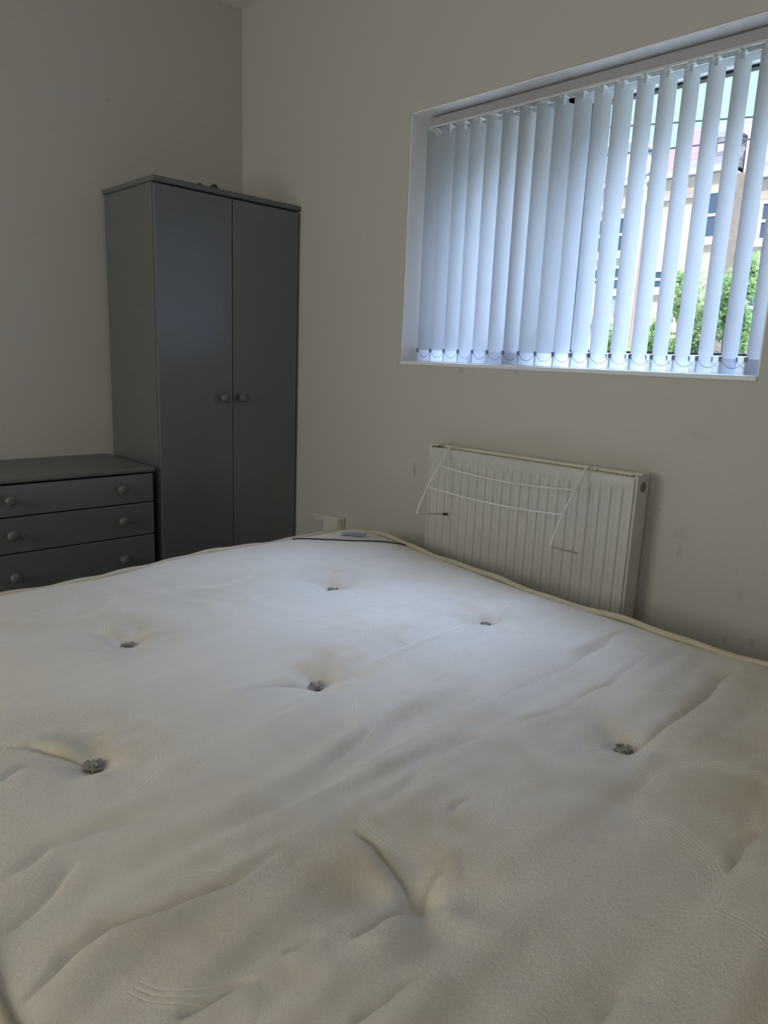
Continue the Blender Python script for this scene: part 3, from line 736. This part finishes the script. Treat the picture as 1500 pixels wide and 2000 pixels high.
def house(name, label, y0, y1, zg, wm, depth=7):
    h = empty(name, (D, (y0+y1)/2, GZ), label, 'house', 'terraced houses outside the window'); obj('wall', B(D, D+depth, y0, y1, GZ, zg), wm, h); return h
def hwin(h, yc, w, z0, z1, sill=True):
    bm = bmesh.new(); x = D-.02; f = .07
    for a in ((yc-w/2, yc-w/2+f, z0, z1), (yc+w/2-f, yc+w/2, z0, z1), (yc-w/2+f, yc+w/2-f, z0, z0+f), (yc-w/2+f, yc+w/2-f, z1-f, z1), (yc-w/2+f, yc+w/2-f, (z0+z1)/2-.03, (z0+z1)/2+.03)): box(bm, x-.03, x+.05, *a)
    wn = obj('window', bm, M_winw, h); obj('pane', B(x+.0, x+.018, yc-w/2+.01, yc+w/2-.01, z0+.01, z1-.01), M_winglass, wn)
    if sill: obj('sill', B(D-.14, D, yc-w/2-.08, yc+w/2+.08, z0-.12, z0), M_winw, wn)
def roof(h, y0, y1, zg, run, rise, m):
    bm = prism(bmesh.new(), [(D-.1, zg-.12), (D-.1, zg), (D+run, zg+rise), (D+2*run, zg), (D+2*run, zg-.12)], y1-y0, 'y', y0); return obj('roof', bm, m, h)
# white house on the left with a flat dormer
hA = house('terraced_house', 'white rendered house with a flat dormer behind the middle vanes', 6.44, 13.5, 5.80, M_render1)
roof(hA, 6.62, 13.5, 5.82, 1.7, 1.0, M_greytile)
bmd = B(D+.15, D+1.9, 6.95, 13.0, 5.78, 6.72); dm = obj('dormer', bmd, M_render2, hA); obj('dormer_roof', B(D-.05, D+2.0, 6.85, 13.1, 6.72, 6.80), M_winw, dm)
bmw = B(D+.10, D+.2, 7.62, 8.0, 6.05, 6.62); obj('dormer_window', bmw, M_band, dm)
obj('gutter', B(D-.22, D-.08, 6.62, 13.5, 5.70, 5.80), M_winw, hA); obj('eaves_band', B(D-.10, D, 6.62, 13.5, 5.18, 5.30), M_winw, hA)
hwin(hA, 7.32, .85, 4.10, 5.02); hwin(hA, 9.6, .9, 4.1, 5.02); hwin(hA, 7.32, .85, 3.16, 3.80); hwin(hA, 9.6, .9, 2.4, 3.6)
obj('balcony_panel', B(D-.06, D, 6.95, 7.7, 2.3, 3.02), M_band, hA)
obj('downpipe', tube(bmesh.new(), [(D-.1, 6.62, GZ), (D-.1, 6.50, 5.7)], .085, 10), M_pipew, hA)
# middle house with red and grey tiled roof
hB = house('terraced_house', 'cream house with red and grey tiled roof behind the right vanes', 4.36, 6.42, 5.80, M_render1)
roof(hB, 5.50, 6.42, 5.84, 1.7, 1.44, M_redtile); roof(hB, 4.36, 5.495, 5.84, 1.75, 1.53, M_greytile)
obj('gutter', B(D-.22, D-.08, 4.36, 6.42, 5.72, 5.82), M_winw, hB); obj('string_course', B(D-.10, D, 5.2, 6.42, 5.22, 5.36), M_stone, hB)
dm = obj('dormer', B(D+.45, D+1.7, 4.55, 5.05, 6.0, 6.58), M_render2, hB); obj('dormer_roof', B(D+.35, D+1.75, 4.45, 5.15, 6.58, 6.70), M_band, dm)
hwin(hB, 4.78, .62, 4.25, 5.34); hwin(hB, 5.95, .42, 3.16, 3.66)
# rough masonry house on the right
hC = house('terraced_house', 'rough pink masonry house with tall gable beside the right window edge', -4.0, 4.02, 5.55, M_stone)
roof(hC, -4.0, 3.9, 5.56, 1.6, 1.35, M_greytile)
obj('pilaster', B(D-.16, D+.5, 4.03, 4.34, GZ, 5.60), M_pilaster, hC); obj('chimney', B(D+.3, D+1.2, 3.8, 4.33, 5.6, 6.75), M_render2, hC)
obj('gutter', B(D-.22, D-.08, -4, 4.0, 5.45, 5.55), M_winw, hC)
hwin(hC, 3.42, .62, 4.12, 4.98); hwin(hC, 1.6, .9, 4.12, 4.98); hwin(hC, 3.4, .7, 2.2, 3.2)
# pale yellow outbuilding with a steep gable, nearer
sh = empty('outbuilding', (6.4, 2.6, GZ), 'pale yellow gabled outbuilding seen low through the middle vanes', 'outbuilding')
pk = (2.62, 2.905); ev = (1.79, 1.72); ev2 = (3.45, 1.72)
obj('gable_wall', prism(bmesh.new(), [(1.84, GZ), (1.84, 1.78), pk, (3.40, 1.78), (3.40, GZ)], 0.4, 'x', 6.0), M_yellow, sh)
bm = bmesh.new()
for a, b in ((ev, pk), (ev2, pk)):
    n_ = Vector((b[1]-a[1], a[0]-b[0])).normalized()*.07
    if n_.y < 0: n_ = -n_
    prism(bm, [a, b, (b[0]+n_.x, b[1]+n_.y), (a[0]+n_.x, a[1]+n_.y)], 0.5, 'x', 5.95)
obj('roof', bm, M_slate2, sh); obj('string_course', B(5.96, 6.0, 1.84, 3.40, 1.44, 1.47), M_slate2, sh)
# shrubs of the hedge
def shrub(x, y, z_top, rx_, ry_, n, seed, label):
    h = empty('hedge_shrub', (x, y, GZ), label, 'shrub', 'hedge shrubs outside the window'); r = np.random.RandomState(seed)
    bm = bmesh.new(); mid = (z_top+GZ)/2; hz_ = (z_top-GZ)/2
    lump = [(r.uniform(-.6, .6)*rx_, r.uniform(-.75, .75)*ry_, r.uniform(.0, .82), r.uniform(.35, .6)) for _ in range(9)]
    for k in range(n):
        l_ = lump[r.randint(9)]; d = r.normal(size=3); d /= np.linalg.norm(d); rr = l_[3]*r.uniform(.55, 1.0)
        p = Vector((x+l_[0]+d[0]*rr*rx_, y+l_[1]+d[1]*rr*ry_, mid + hz_*l_[2] + d[2]*rr*.45))
        if r.rand() < .12: p.z += r.uniform(0, .12)
        if p.z > z_top: p.z = z_top - r.uniform(0, .35)
        if abs(p.y-y) > ry_-.045: p.y = y + r.uniform(-1, 1)*(ry_-.045)
        u = Vector(r.normal(size=3)).normalized(); v = u.orthogonal().normalized(); v = (v + u.cross(v)*r.uniform(-1, 1)).normalized()
        L, w = r.uniform(.017, .03), r.uniform(.009, .015)
        bm.faces.new([bm.verts.new(p+q) for q in (-u*L, v*w, u*L, -v*w)])
    obj('foliage', bm, M_leaf, h)
    bm = bmesh.new()
    for k in range(7):
        a = r.uniform(0, 6.28); t_ = Vector((x+math.cos(a)*rx_*.6, y+math.sin(a)*ry_*.5, GZ + (z_top-GZ)*r.uniform(.75, .95)))
        b_ = Vector((x+math.cos(a)*.08, y+math.sin(a)*.08, GZ)); m_ = b_.lerp(t_, .5)+Vector((r.uniform(-.1, .1), r.uniform(-.1, .1), 0))
        tube(bm, [b_, m_, t_], [.022, .014, .004], 6)
    obj('stem', bm, M_bark, h)
for a in ((5.0, 1.08, 1.95, .35, .25, 9000, 1, 'leafy green hedge shrub next to the pale yellow outbuilding'),
          (5.1, .62, 1.90, .35, .22, 9000, 2, 'low leafy green hedge shrub below the white downpipe'),
          (5.0, .20, 2.16, .35, .20, 9500, 3, 'taller leafy green hedge shrub below the cream house'),
          (5.1, -.15, 2.32, .35, .17, 10000, 4, 'tallest leafy green hedge shrub in front of the brown stone pilaster'),
          (5.0, -.50, 2.16, .35, .18, 9500, 5, 'leafy green hedge shrub at the right end of the window')):
    shrub(*a)
# overhead cables
def cable(p, q, sag, label):
    p, q = Vector(p), Vector(q)
    tag(obj('overhead_cable', tube(bmesh.new(), [p.lerp(q, t/24)+Vector((0, 0, -sag*(1-(2*t/24-1)**2))) for t in range(25)], .011, 6), M_cable), label, 'cable', 'overhead cables outside the window')
cable((7, 9.0, 5.1), (7, -4, 3.5), .10, 'upper thin black cable crossing the sky outside the window')
cable((7.2, 8.0, 4.35), (7.2, -4, 3.62), .10, 'lower thin black cable crossing the tiled roof outside the window')
